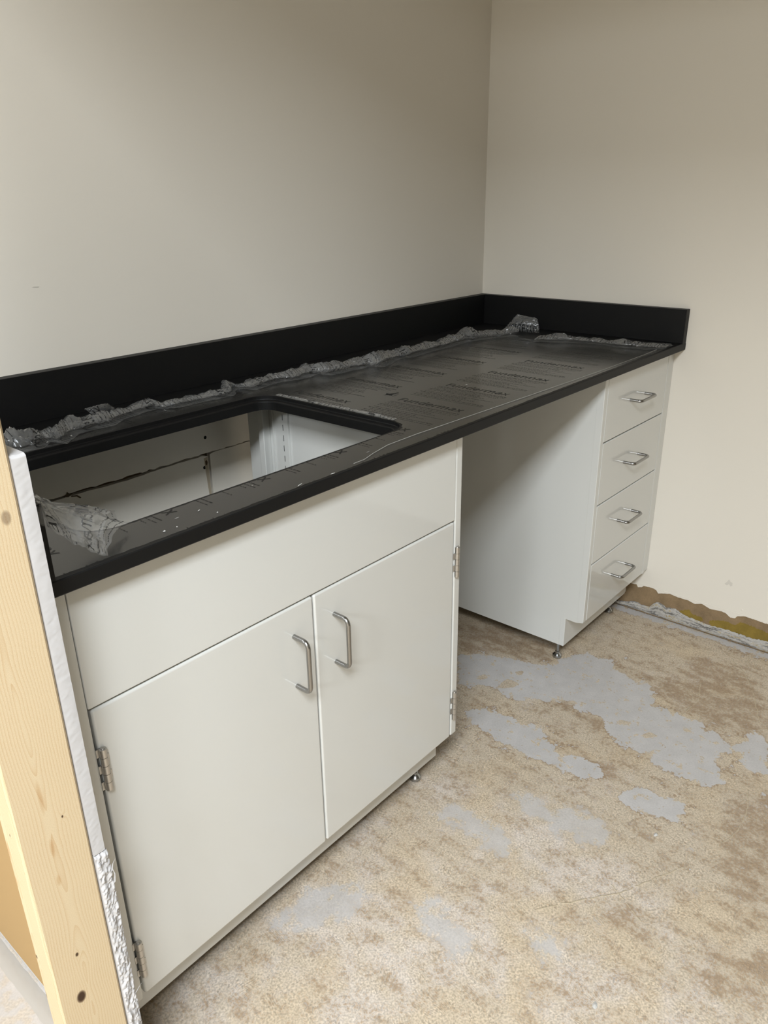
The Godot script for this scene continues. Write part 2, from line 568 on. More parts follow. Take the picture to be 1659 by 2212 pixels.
			var sf := clampf((ms[o] / 255.0 + (m - 0.5) * 0.9 + (r - 0.5) * 0.9 + (sp - 0.5) * 0.8 - 0.45) * 3.0, 0.0, 1.0) * 0.8
			if xx < -1.953 and zz < 0.8:
				sf = clampf(0.8 + (r - 0.5) * 1.6 + line * 0.1, 0.6, 1.0)
			g = maxf(g, sf)
			c = c.lerp(grey_c * (0.97 + 0.06 * m + 0.07 * (f - 0.5)), g)
			col[o * 3] = int(clampf(c.x * 255.0, 0, 255))
			col[o * 3 + 1] = int(clampf(c.y * 255.0, 0, 255))
			col[o * 3 + 2] = int(clampf(c.z * 255.0, 0, 255))
			hgt[o] = int(clampf(128.0 + (f - 0.5) * 90.0 * (1.0 - 0.7 * g) + line * 34.0 * (1.0 - g) + (m - 0.5) * 60.0 - g * 26.0, 0, 255))
	var ci := Image.create_from_data(FW, FH, false, Image.FORMAT_RGB8, col)
	# ridges left by the trowel
	for a in [[-0.102,1.000, -0.154,1.059, -0.245,1.110, -0.370,1.163], [-0.643,1.215, -0.713,1.236, -0.792,1.238, -0.843,1.224], [-1.248,1.002, -1.175,1.055, -1.104,1.112, -1.012,1.157, -0.960,1.185], [-1.098,1.091, -1.124,1.139, -1.140,1.171], [-0.466,0.992, -0.362,0.999, -0.278,0.975]]:
		var p := pairs(a)
		var cv := Curve2D.new()
		for q in p:
			cv.add_point(q)
		var n := int(cv.get_baked_length() * 1600.0)
		for s in n:
			var q := cv.sample_baked(cv.get_baked_length() * s / n)
			q += Vector2(noise.get_noise_2d(s * 0.02, a[0] * 9.0), noise.get_noise_2d(s * 0.02, a[1] * 7.0 + 40.0)) * 0.003
			var px := Vector2i(int((q.x + 2.45) / 2.45 * FW), int(q.y / 1.7 * FH))
			if noise.get_noise_2d(s * 0.05, a[0] * 31.0) > -0.25:
				for e in 3:
					var pp := px + Vector2i(e % 2, e / 2)
					if pp.x > 0 and pp.y > 0 and pp.x < FW and pp.y < FH:
						ci.set_pixelv(pp, ci.get_pixelv(pp).lerp(Color(0.74, 0.68, 0.58), 0.5))
						hgt[pp.y * FW + pp.x] = 235
	M.floor.albedo_texture = ImageTexture.create_from_image(ci)
	M.floor.heightmap_enabled = true
	M.floor.heightmap_texture = ImageTexture.create_from_image(Image.create_from_data(FW, FH, false, Image.FORMAT_L8, hgt))
	M.floor.heightmap_scale = 0.16

# ---- stripped foot of the right wall: brown board, ochre glue. Texture covers z 0..1.6, y 0..0.13
func strip_texture() -> ImageTexture:
	var w := 1280
	var h := 104
	var im := Image.create(w, h, false, Image.FORMAT_RGB8)
	var n := nz(41, 0.02, w, h, 4)
	var f := nz(42, 0.2, w, h, 3)
	var ochre := [pairs([0.797,0.0413, 0.805,0.0517, 0.830,0.0623, 0.841,0.0499, 0.870,0.0494, 0.877,0.0394, 0.86,0.03, 0.820,0.028]), pairs([0.893,0.0397, 0.901,0.0499, 0.939,0.0623, 0.973,0.0587, 0.988,0.0751, 1.021,0.0732, 1.068,0.0664, 1.2,0.06, 1.2,0.02, 1.026,0.02, 0.967,0.02, 0.921,0.0258])]
	for j in h:
		for i in w:
			var o := j * w + i
			var a := n[o] / 255.0
			var g := f[o] / 255.0
			var p := Vector2((i + 0.5) / w * 1.6, (1.0 - (j + 0.5) / h) * 0.13)
			p += Vector2(a - 0.5, g - 0.5) * 0.006
			var c := Color(0.53, 0.45, 0.345)
			for q in ochre:
				if Geometry2D.is_point_in_polygon(p, q):
					c = Color(0.52, 0.44, 0.21)
			c = c * (0.88 + 0.18 * a + 0.08 * g)
			im.set_pixel(i, j, c)
	return ImageTexture.create_from_image(im)

# ---- crumbling plaster with black mould at the very foot. Texture covers z 0..1.6 and the band's height
func plaster_texture() -> ImageTexture:
	var w := 1600
	var h := 64
	var im := Image.create(w, h, false, Image.FORMAT_RGB8)
	var n := nz(51, 0.05, w / 5, h, 5)
	var ni := Image.create_from_data(w / 5, h, false, Image.FORMAT_L8, n)
	ni.resize(w, h, Image.INTERPOLATE_CUBIC)
	n = ni.get_data()
	var f := nz(52, 0.11, w, h, 4)
	for j in h:
		for i in w:
			var o := j * w + i
			var a := n[o] / 255.0
			var g := f[o] / 255.0
			var c := Color(0.72, 0.705, 0.68) * (0.9 + 0.14 * g)
			var mould := clampf((a * 0.9 + g * 0.45 - 0.68) * 2.3, 0.0, 0.62)
			c = c.lerp(Color(0.27, 0.262, 0.25), mould)
			if a < 0.3 and g > 0.55:
				c = c.lerp(Color(0.60, 0.50, 0.26), 0.6)
			im.set_pixel(i, j, c)
	return ImageTexture.create_from_image(im)

# ------------------------------------------------------------------ lamps
func ceiling_light(at: Vector3, size: Vector2, energy: float, label: String) -> void:
	var t := thing("ceiling_light", label, "ceiling light", at)
	var st := new_st()
	var sx := size.x / 2.0
	var sz := size.y / 2.0
	for s in [-1.0, 1.0]:
		box(st, at + Vector3(-sx - 0.02, -0.012, s * sz), at + Vector3(sx + 0.02, 0.0, s * (sz + 0.02)))
		box(st, at + Vector3(s * sx, -0.012, -sz), at + Vector3(s * (sx + 0.02), 0.0, sz))
	obj("frame", st, M.white_frame, t)
	st = new_st()
	box(st, at + Vector3(-sx, -0.006, -sz), at + Vector3(sx, 0.0, sz))
	obj("diffuser", st, M.glow, t)
	var l := AreaLight3D.new()
	l.name = "panel_light"
	l.area_size = size
	l.light_energy = energy
	l.light_color = Color(0.94, 0.97, 1.0)
	l.shadow_enabled = true
	l.set("area_range", 14.0)
	l.set("area_attenuation", 2.0)
	t.add_child(l)
	l.position = Vector3(0, -0.014, 0)
	l.rotation = Vector3(-PI / 2.0, 0, 0)

# ------------------------------------------------------------------ the room
func build_room() -> void:
	var st := new_st()
	var x0 := -7.2
	var z1 := 4.2
	face(st, [Vector3(x0, 0, 0), Vector3(0, 0, 0), Vector3(0, 0, z1), Vector3(x0, 0, z1)], Vector3.UP, [fuv(x0, 0), fuv(0, 0), fuv(0, z1), fuv(x0, z1)])
	face(st, [Vector3(x0, -0.1, 0), Vector3(0, -0.1, 0), Vector3(0, -0.1, z1), Vector3(x0, -0.1, z1)], Vector3.DOWN)
	struct("floor", st, M.floor)
	st = new_st()
	box(st, Vector3(x0 - 0.1, CEIL, -0.1), Vector3(0.13, CEIL + 0.1, z1 + 0.1))
	struct("ceiling", st, M.ceiling)
	# back wall: painted board, cut away low down inside the sink cabinet, where three patches of board stand in front of the torn hollow
	st = new_st()
	box(st, Vector3(x0 - 0.1, 0, -0.1), Vector3(-1.9, CEIL, 0))
	box(st, Vector3(-1.9, 0.86, -0.1), Vector3(-1.0, CEIL, 0))
	box(st, Vector3(-1.9, 0, -0.1), Vector3(-1.0, 0.86, -0.014))
	box(st, Vector3(-1.0, 0, -0.1), Vector3(0.13, CEIL, 0))
	var wb := struct("wall_back", st, M.wall)
	var hollow := new_st()
	box(hollow, Vector3(-1.9, 0, -0.0139), Vector3(-1.0, 0.86, -0.0125))
	obj("torn_board_behind_patches", hollow, M.torn, wb)
	# the patches: ragged lower and upper edges along the crack
	var rng := RandomNumberGenerator.new()
	rng.seed = 3
	var up := PackedVector2Array([Vector2(-1.0, 0.86), Vector2(-1.9, 0.86)])
	var low_l := PackedVector2Array()
	var low_r := PackedVector2Array()
	var x := -1.9
	while x < -1.0:
		var w := rng.randf_range(-0.0018, 0.0018)
		up.append(Vector2(x, 0.7272 + w + (0.001 if x < -1.35 else 0.0)))
		var yl := 0.7240 - rng.randf_range(0.0, 0.0018) - 0.004 * exp(-pow((x + 1.42) / 0.08, 2.0))
		if x < -1.193:
			low_l.append(Vector2(x, yl))
		elif x > -1.176:
			low_r.append(Vector2(x, yl + 0.002))
		x += rng.randf_range(0.006, 0.022)
	up.append(Vector2(-1.0, 0.7275))
	low_l.append(Vector2(-1.1865, 0.719))
	low_l.append(Vector2(-1.1845, 0.0))
	low_l.append(Vector2(-1.9, 0.0))
	low_r.append(Vector2(-1.0, 0.7245))
	low_r.append(Vector2(-1.0, 0.0))
	low_r.append(Vector2(-1.1825, 0.0))
	low_r.append(Vector2(-1.1805, 0.722))
	var put := func(u, v, w): return Vector3(u, v, w)
	for p in [up, low_l, low_r]:
		st = new_st()
		prism(st, p, put, -0.0124, 0.0)
		obj("board_patch", st, M.wall, wb)
	# bored holes and the ragged paper down the joint
	for q in [Vector2(-1.1888, 0.7673), Vector2(-1.2, 0.693)]:
		st = new_st()
		var rim := []
		for k in 14:
			rim.append(Vector3(q.x + 0.0042 * cos(TAU * k / 14), q.y + 0.0042 * sin(TAU * k / 14), 0.0003))
		face(st, rim, Vector3.BACK)
		obj("bored_hole", st, M.dark, wb)
	st = new_st()
	prism(st, pairs([-1.199,0.716, -1.188,0.718, -1.1875,0.60, -1.193,0.60]), put, 0.0, 0.0006)
	obj("joint_tape", st, mat(Color8(176, 164, 142), 0.9), wb)
	st = new_st()
	prism(st, pairs([-1.1965,0.708, -1.1925,0.711, -1.190,0.705, -1.1925,0.697, -1.196,0.699]), put, 0.0006, 0.0012)
	obj("torn_paper", st, M.torn, wb)
	for a in [[-1.566,0.7265, -1.556,0.7285, -1.553,0.734, -1.549,0.729, -1.541,0.727, -1.552,0.722], [-1.545,0.7225, -1.532,0.7205, -1.524,0.713, -1.527,0.7115, -1.534,0.718, -1.546,0.7205]]:
		st = new_st()
		prism(st, pairs(a), put, 0.0002, 0.0012)
		obj("torn_paper", st, M.torn, wb)
	# small scuff high on the wall
	st = new_st()
	prism(st, pairs([-1.548,1.1515, -1.536,1.1505, -1.533,1.1520, -1.545,1.1526]), put, 0.0, 0.0004)
	obj("scuff", st, mat(Color8(176, 172, 160), 0.9), wb)
	# right wall: brown board with a ragged skin of paint that stops at the height of a torn-off base
	st = new_st()
	for q in [[0.0, 1.6]]:
		face(st, [Vector3(0.0016, 0, 0), Vector3(0.0016, 0, 1.6), Vector3(0.0016, 0.13, 1.6), Vector3(0.0016, 0.13, 0)], Vector3.LEFT, [Vector2(0, 1), Vector2(1, 1), Vector2(1, 0), Vector2(0, 0)])
	box(st, Vector3(0.0018, 0, 0), Vector3(0.13, CEIL, z1))
	var wr := struct("wall_right", st, M.strip)
	var edge := [0.634,0.0937, 0.651,0.0957, 0.656,0.0867, 0.669,0.0911, 0.675,0.0980, 0.703,0.0996, 0.717,0.0968, 0.725,0.0865, 0.737,0.0909, 0.763,0.0978, 0.790,0.0941, 0.819,0.0950, 0.845,0.0897, 0.866,0.0970, 0.892,0.0883, 0.928,0.0924, 0.941,0.0898, 0.955,0.0804, 0.969,0.0829, 0.974,0.0917, 0.996,0.0992, 1.063,0.0966, 1.12,0.093, 1.2,0.097, 1.5,0.096, 4.2,0.096]
	var skin := PackedVector2Array([Vector2(4.2, 2.7), Vector2(0.0, 2.7), Vector2(0.0, 0.0965), Vector2(0.3, 0.096)])
	var ep := pairs(edge)
	var last := Vector2(0.3, 0.096)
	for q in ep:
		var steps := maxi(1, int((q.x - last.x) / 0.004)) if q.x < 1.6 else 1
		for k in range(1, steps + 1):
			var pnt := last.lerp(q, float(k) / steps)
			if k < steps:
				pnt.y += noise.get_noise_2d(pnt.x * 160.0, 3.0) * 0.0016
			skin.append(pnt)
		last = q
	st = new_st()
	prism(st, skin, func(u, v, w): return Vector3(w, v, u), 0.0, 0.0015)
	obj("paint_skin", st, M.wall, wr)
	# ridge of caulk that ran along the top of the base
	st = new_st()
	tube(st, PackedVector3Array([Vector3(0.0, 0.1015, 0.05), Vector3(-0.0002, 0.1012, 0.7), Vector3(0.0, 0.1018, 0.95), Vector3(0.0, 0.1008, 1.6)]), 0.0008, 6)
	obj("caulk_ridge", st, M.wall, wr)
	# crumbling plaster along the floor
	st = new_st()
	var tops := pairs([0.05,0.02, 0.4,0.022, 0.589,0.0154, 0.625,0.0219, 0.648,0.0331, 0.677,0.0286, 0.704,0.0289, 0.713,0.0432, 0.728,0.0572, 0.742,0.0535, 0.756,0.0455, 0.789,0.0514, 0.803,0.0435, 0.827,0.0373, 0.843,0.0359, 0.875,0.0331, 0.900,0.0316, 0.937,0.0345, 0.976,0.0350, 1.027,0.0331, 1.072,0.0401, 1.25,0.034, 1.6,0.03])
	var nu := 380
	var nv := 7
	var zof := func(i): return 0.05 + 1.55 * i / nu
	var pl := func(i, j):
		var z: float = zof.call(i)
		var top := 0.03
		for k in tops.size() - 1:
			if z >= tops[k].x and z <= tops[k + 1].x:
				top = lerpf(tops[k].y, tops[k + 1].y, (z - tops[k].x) / (tops[k + 1].x - tops[k].x))
		top += noise.get_noise_2d(z * 90.0, 8.0) * 0.0035
		var v := float(j) / nv
		var y := lerpf(0.004, top, v)
		var thick := (0.0045 + 0.0045 * noise.get_noise_2d(z * 38.0, y * 60.0) + 0.002 * noise.get_noise_2d(z * 150.0, y * 150.0)) * (1.0 if j > 0 and j < nv else 0.25)
		return Vector3(0.0012 - maxf(thick, 0.0004), y, z)
	grid(st, nu, nv, pl, func(i, j): return Vector2(zof.call(i) / 1.6, 1.0 - float(j) / nv), true)
	obj("crumbling_plaster", st, M.plaster, wr)
	# screw dimple and greasy smudge
	st = new_st()
	lathe(st, [Vector2(0.0, 0.0009), Vector2(0.0022, 0.0008), Vector2(0.0034, 0.0002), Vector2(0.0036, 0.0)], Vector3.ZERO, 14)
	var dm := obj("screw_dimple", st, M.wall, wr)
	dm.rotation = Vector3(0, 0, PI / 2.0)
	dm.position = Vector3(0, 0.1172, 0.9846)
	st = new_st()
	prism(st, pairs([0.922,0.187, 0.928,0.196, 0.933,0.206, 0.938,0.199, 0.944,0.197, 0.945,0.188, 0.940,0.184, 0.935,0.190, 0.929,0.184]), func(u, v, w): return Vector3(w, v, u), -0.0002, 0.0)
	obj("smudge", st, mat(Color8(209, 203, 192), 0.6), wr)
	# the other walls of the two rooms
	st = new_st()
	box(st, Vector3(x0 - 0.1, 0, z1), Vector3(0.13, CEIL, z1 + 0.1))
	box(st, Vector3(XL, 0, 2.15), Vector3(0.0, CEIL, 2.25))
	struct("wall_front", st, M.board)
	st = new_st()
	box(st, Vector3(x0 - 0.1, 0, 0), Vector3(x0, CEIL, z1))
	struct("wall_far_left", st, M.wall)
	# partition: solid beyond the doorway, and a header over it
	st = new_st()
	box(st, Vector3(-2.0355, 2.09, 0), Vector3(XL, CEIL, z1))
	box(st, Vector3(-2.0355, 0, 2.5), Vector3(XL, 2.09, z1))
	struct("wall_left", st, M.board)

func fuv(x: float, z: float) -> Vector2:
	return Vector2((x + 2.45) / 2.45, z / 1.7)

# ------------------------------------------------------------------ open stud and broken drywall at the left
func build_partition() -> void:
	# stud: rounded arrises, grain on the wide face
	var x0 := -2.0355
	var x1 := -1.9550
	var z0 := 0.7
	var z1 := 0.742
	var st := new_st()
	var c := 0.003
	var ring := [Vector2(x0 + c, z1), Vector2(x1 - c, z1), Vector2(x1, z1 - c), Vector2(x1, z0 + c), Vector2(x1 - c, z0), Vector2(x0 + c, z0), Vector2(x0, z0 + c), Vector2(x0, z1 - c)]
	var us := [0.04, 0.93, 0.97, 1.43, 1.47, 2.36, 2.40, 2.86, 2.90]
	for k in 8:
		var a: Vector2 = ring[k]
		var b: Vector2 = ring[(k + 1) % 8]
		var n := Vector3((b - a).y, 0, -(b - a).x).normalized()
		if n.dot(Vector3((a + b).x / 2.0 - (x0 + x1) / 2.0, 0, (a + b).y / 2.0 - (z0 + z1) / 2.0)) < 0:
			n = -n
		for seg in 12:
			var ya := 2.09 * seg / 12.0
			var yb := 2.09 * (seg + 1) / 12.0
			face(st, [Vector3(a.x, ya, a.y), Vector3(b.x, ya, b.y), Vector3(b.x, yb, b.y), Vector3(a.x, yb, a.y)], n, [Vector2(us[k], 1.0 - ya / 1.2), Vector2(us[k + 1], 1.0 - ya / 1.2), Vector2(us[k + 1], 1.0 - yb / 1.2), Vector2(us[k], 1.0 - yb / 1.2)])
	var stud := obj("wall_stud", st, M.wood)
	tag(stud, "bare pine stud with dark knots at the left edge beside the broken drywall", "wood stud")
	# drywall: an upper sheet with a clean white edge, a lower one snapped off raggedly
	var xa := -1.9540
	var xb := -1.9385
	var t := thing("drywall_sheet", "white cut drywall edge between pine stud and black worktop", "drywall", Vector3(-1.946, 0.534, 0.4))
	st = new_st()
	broken_edge(st, xa, xb, 0.534, 1.066, 0.742, 0.0006, 1.0, 4)
	obj("gypsum_core", st, M.gypsum, t)
	st = new_st()
	box(st, Vector3(xa - 0.0006, 0.534, 0.03), Vector3(xa, 1.04, 0.735))
	obj("back_paper", st, M.kraft, t)
	var t2 := thing("drywall_sheet", "ragged snapped drywall edge beside the foot of the pine stud", "drywall", Vector3(-1.946, 0.0, 0.4))
	st = new_st()
	broken_edge(st, xa, xb + 0.0025, 0.003, 0.532, 0.745, 0.0042, 0.0, 12)
	obj("gypsum_core", st, M.gypsum, t2)
	st = new_st()
	box(st, Vector3(xa - 0.0006, 0.012, 0.03), Vector3(xa, 0.53, 0.735))
	obj("back_paper", st, M.kraft, t2)
	# slivers of face paper curling off
	for q in [[Vector3(-1.9375, 0.498, 0.746), Vector3(-1.9355, 0.512, 0.749), Vector3(-1.932, 0.5205, 0.752)], [Vector3(-1.9365, 0.478, 0.746), Vector3(-1.9345, 0.492, 0.747), Vector3(-1.9365, 0.505, 0.747)], [Vector3(-1.9375, 0.270, 0.746), Vector3(-1.932, 0.280, 0.749), Vector3(-1.925, 0.289, 0.752)]]:
		st = new_st()
		var wd := Vector3(0.0016, 0.0006, 0.0)
		for k in 2:
			var f: float = 1.0 - 0.6 * k
			var g := 0.4 - 0.35 * k
			face(st, [q[k] - wd * f, q[k] + wd * f, q[k + 1] + wd * g, q[k + 1] - wd * g], Vector3(0, 0.2, 1).normalized())
			face(st, [q[k] - wd * f - Vector3(0, 0, 0.0004), q[k] + wd * f - Vector3(0, 0, 0.0004), q[k + 1] + wd * g - Vector3(0, 0, 0.0004), q[k + 1] - wd * g - Vector3(0, 0, 0.0004)], Vector3(0, -0.2, -1).normalized())
		obj("paper_sliver", st, M.gypsum, t2)
	# low ridge of skim where a bottom plate lay
	st = new_st()
	var rd := func(i, j):
		var z: float = 0.02 + 0.68 * i / 60.0
		var v: float = j / 6.0
		var y := 0.0018 * sin(PI * v) + (0.0010 * noise.get_noise_2d(z * 30.0, v * 3.0) if j > 0 and j < 6 else 0.0)
		return Vector3(-1.958 - 0.028 * v + 0.002 * noise.get_noise_2d(z * 25.0, 7.0), maxf(y, 0.0), z)
	grid(st, 60, 6, rd, func(i, j): return Vector2(i / 60.0, j / 6.0), true)
	tag(obj("skim_ridge", st, mat(Color8(172, 168, 162), 0.95)), "low white skim ridge on the floor behind the stud", "plaster ridge")

func broken_edge(st: SurfaceTool, xa: float, xb: float, y0: float, y1: float, zf: float, amp: float, _t: float, nv: int) -> void:
	# a board from z = 0.03 to zf whose front edge is broken
	var nu := int((y1 - y0) / 0.002)
	var at := func(i, j):
		var y: float = y0 + (y1 - y0) * i / nu
		var v := float(j) / nv
		var x := lerpf(xa, xb, v)
		var e := 1.0 if j > 0 and j < nv else 0.35
		var d := amp * e * (noise.get_noise_3d(y * 40.0, x * 130.0, 3.0) + 0.8 * noise.get_noise_3d(y * 140.0, x * 380.0, 9.0) + 0.4 * noise.get_noise_3d(y * 320.0, x * 800.0, 5.0)) - (amp * 0.4 if j == 0 or j == nv else 0.0)
		if j == nv:
			x += 0.35 * amp * noise.get_noise_2d(y * 120.0, 5.0)
		if i == nu:
			d -= 0.004
		return Vector3(x, y + (0.003 * noise.get_noise_2d(x * 300.0, 2.0) if i == nu else 0.0), zf + d)
	grid(st, nu, nv, at, func(_i, _j): return Vector2.ZERO)
	for i in nu:
		for s in [0, nv]:
			var p: Vector3 = at.call(i, s)
			var q: Vector3 = at.call(i + 1, s)
			face(st, [p, q, Vector3(q.x, q.y, 0.03), Vector3(p.x, p.y, 0.03)], Vector3(-1 if s == 0 else 1, 0, 0))
	for j in nv:
		for s in [0, nu]:
			var p: Vector3 = at.call(s, j)
			var q: Vector3 = at.call(s, j + 1)
			var tail := Vector3(0, -0.006 if s == nu else 0.0, 0)
			face(st, [p, q, Vector3(q.x, q.y, 0.03) + tail, Vector3(p.x, p.y, 0.03) + tail], Vector3(0, -1 if s == 0 else 1, 0))
	face(st, [Vector3(xa, y0, 0.03), Vector3(xb, y0, 0.03), Vector3(xb, y1, 0.03), Vector3(xa, y1, 0.03)], Vector3.FORWARD)

# ------------------------------------------------------------------ cabinets
func pull(parent: Node, at: Vector3, along: Vector3) -> void:
	# wire pull, 96 mm between its posts
	var path := PackedVector3Array()
	var out := Vector3(0, 0, 0.033)
	var r := 0.011
	var a := at - along * 0.048
	var b := at + along * 0.048
	path.append(a - Vector3(0, 0, 0.004))
	path.append(a + out - Vector3(0, 0, r))
	for k in range(1, 6):
		var t := k / 5.0 * PI / 2.0
		path.append(a + out + along * r * (1.0 - cos(t)) - Vector3(0, 0, r * (1.0 - sin(t))))
	for k in range(0, 5):
		var t := k / 5.0 * PI / 2.0
		path.append(b + out - along * r * (1.0 - sin(t)) - Vector3(0, 0, r * (1.0 - cos(t))))
	path.append(b + out - Vector3(0, 0, r))
	path.append(b - Vector3(0, 0, 0.004))
	var st := new_st()
	tube(st, path, 0.0042, 14)
	obj("handle", st, M.steel, parent)

func hinge(parent: Node, x: float, y0: float, y1: float, side: float) -> void:
	var st := new_st()
	var n := 5
	var z := F + 0.0035
	for k in n:
		var a := lerpf(y0, y1, float(k) / n) + 0.0003
		var b := lerpf(y0, y1, float(k + 1) / n) - 0.0003
		tube(st, PackedVector3Array([Vector3(x, a, z), Vector3(x, b, z)]), 0.0052, 14)
		rbox(st, Vector3(x, a, z - 0.0048), Vector3(x + (side if k % 2 == 0 else -side) * 0.0085, b, z - 0.0026), 0.0005)
	tube(st, PackedVector3Array([Vector3(x, y0 - 0.001, z), Vector3(x, y1 + 0.0012, z)]), 0.0026, 10)
	obj("hinge", st, M.hinge, parent)

func leveler(parent: Node, x: float, z: float) -> void:
	var st := new_st()
	lathe(st, [Vector2(0.0, 0.0), Vector2(0.0135, 0.0), Vector2(0.0142, 0.004), Vector2(0.0135, 0.009), Vector2(0.0095, 0.0135), Vector2(0.0065, 0.016), Vector2(0.0065, 0.021), Vector2(0.0048, 0.022), Vector2(0.0048, 0.0800)], Vector3(x, 0.0, z), 18)
	obj("leg", st, M.zinc, parent)

func door(parent: Node, xa: float, xb: float, y0: float, y1: float) -> MeshInstance3D:
	var st := new_st()
	rbox(st, Vector3(xa, y0, F - 0.019), Vector3(xb, y1, F), 0.0042)
	return obj("door", st, M.enamel, parent)

func build_sink_cabinet() -> void:
	var t := thing("sink_cabinet", "off-white sink base cabinet with two doors under the sink cutout", "cabinet", Vector3(-1.5, 0, 0.35))
	var st := new_st()
	var zb := 0.05
	# right side: outer skin with a notch for the toe space
	side_panel(st, R1 - 0.018, R1)
	obj("side_panel", st, M.enamel, t)
	st = new_st()
	side_panel(st, -1.9175, -1.9)
	obj("side_panel", st, M.enamel, t)
	# face: stiles, rails
	st = new_st()
	rbox(st, Vector3(-1.9335, BOT - 0.004, F - 0.02), Vector3(-1.9005, H - T - 0.001, F), 0.0016)
	obj("stile", st, M.enamel, t)
	st = new_st()
	rbox(st, Vector3(-1.0942, BOT + 0.001, F - 0.02), Vector3(R1 + 0.0004, H - T - 0.001, F - 0.0002), 0.0034)
	obj("stile", st, M.enamel, t)
	st = new_st()
	box(st, Vector3(-1.9, 0.682, F - 0.06), Vector3(R1 - 0.018, 0.708, F - 0.024))
	box(st, Vector3(-1.9, BOT, F - 0.06), Vector3(R1 - 0.018, BOT + 0.02, F - 0.024))
	box(st, Vector3(-1.9, 0.852, F - 0.036), Vector3(R1 - 0.018, H - T - 0.001, F - 0.024))
	box(st, Vector3(-1.9, BOT + 0.02, F - 0.06), Vector3(-1.885, 0.852, F - 0.024))
	box(st, Vector3(-1.108, BOT + 0.02, F - 0.06), Vector3(R1 - 0.018, 0.852, F - 0.024))
	box(st, Vector3(-1.508, BOT + 0.02, F - 0.06), Vector3(-1.484, 0.682, F - 0.024))
	obj("face_frame", st, M.enamel, t)
	st = new_st()
	rbox(st, Vector3(-1.8988, 0.6968, F - 0.019), Vector3(-1.0958, 0.873, F), 0.0022)
	obj("front_panel", st, M.enamel, t)
	st = new_st()
	box(st, Vector3(-1.9, BOT - 0.006, zb), Vector3(R1 - 0.018, BOT + 0.012, F - 0.02))
	obj("bottom_panel", st, M.enamel, t)
	st = new_st()
	rbox(st, Vector3(-1.9335, KB, K - 0.016), Vector3(R1 + 0.0004, BOT - 0.0048, K + 0.0008), 0.002)
	rbox(st, Vector3(-1.9335, KB, K - 0.03), Vector3(R1 - 0.001, KB + 0.002, K - 0.004), 0.0008)
	obj("toe_kick", st, M.enamel, t)
	# doors
	var d := door(t, -1.8955, -1.4970, BOT, 0.6935)
	pull(d, Vector3(-1.5435, 0.5905, F), Vector3.UP)
	hinge(d, -1.8915, 0.567, 0.634, -1.0)
	hinge(d, -1.8935, 0.2075, 0.277, -1.0)
	d = door(t, -1.4942, -1.0975, BOT, 0.6935)
	pull(d, Vector3(-1.4490, 0.5910, F), Vector3.UP)
	hinge(d, -1.0900, 0.569, 0.637, 1.0)
	hinge(d, -1.0885, 0.209, 0.281, 1.0)
	# inside, at the right: corner post, slotted shelf standard
	st = new_st()
	rbox(st, Vector3(R1 - 0.040, KB, 0.112), Vector3(R1 - 0.018, 0.875, 0.131), 0.002)
	obj("corner_post", st, M.enamel, t)
	st = new_st()
	rbox(st, Vector3(R1 - 0.024, 0.2, 0.150), Vector3(R1 - 0.018, 0.862, 0.2005), 0.0008)
	rbox(st, Vector3(R1 - 0.028, 0.2, 0.150), Vector3(R1 - 0.018, 0.862, 0.1535), 0.0008)
	var std := obj("shelf_standard", st, M.enamel, t)
	for k in 12:
		st = new_st()
		var y := 0.836 - k * 0.0254
		box(st, Vector3(R1 - 0.0243, y - 0.0145, 0.1832), Vector3(R1 - 0.0236, y, 0.1848))
		obj("slot", st, M.dark, std)
	for p in [Vector2(R1 - 0.035, K - 0.035), Vector2(-1.895, K - 0.035), Vector2(R1 - 0.035, 0.1), Vector2(-1.895, 0.1)]:
		leveler(t, p.x, p.y)

func side_panel(st: SurfaceTool, xa: float, xb: float) -> void:
	# profile in (z, y): toe notch with a slightly raised front lip
	prism(st, pairs([0.05,KB, K,KB, K,0.1585, 0.6596,0.1582, F - 0.001,0.1640, F - 0.001,H - T - 0.001, 0.05,H - T - 0.001]), func(u, v, w): return Vector3(w, v, u), xa, xb)

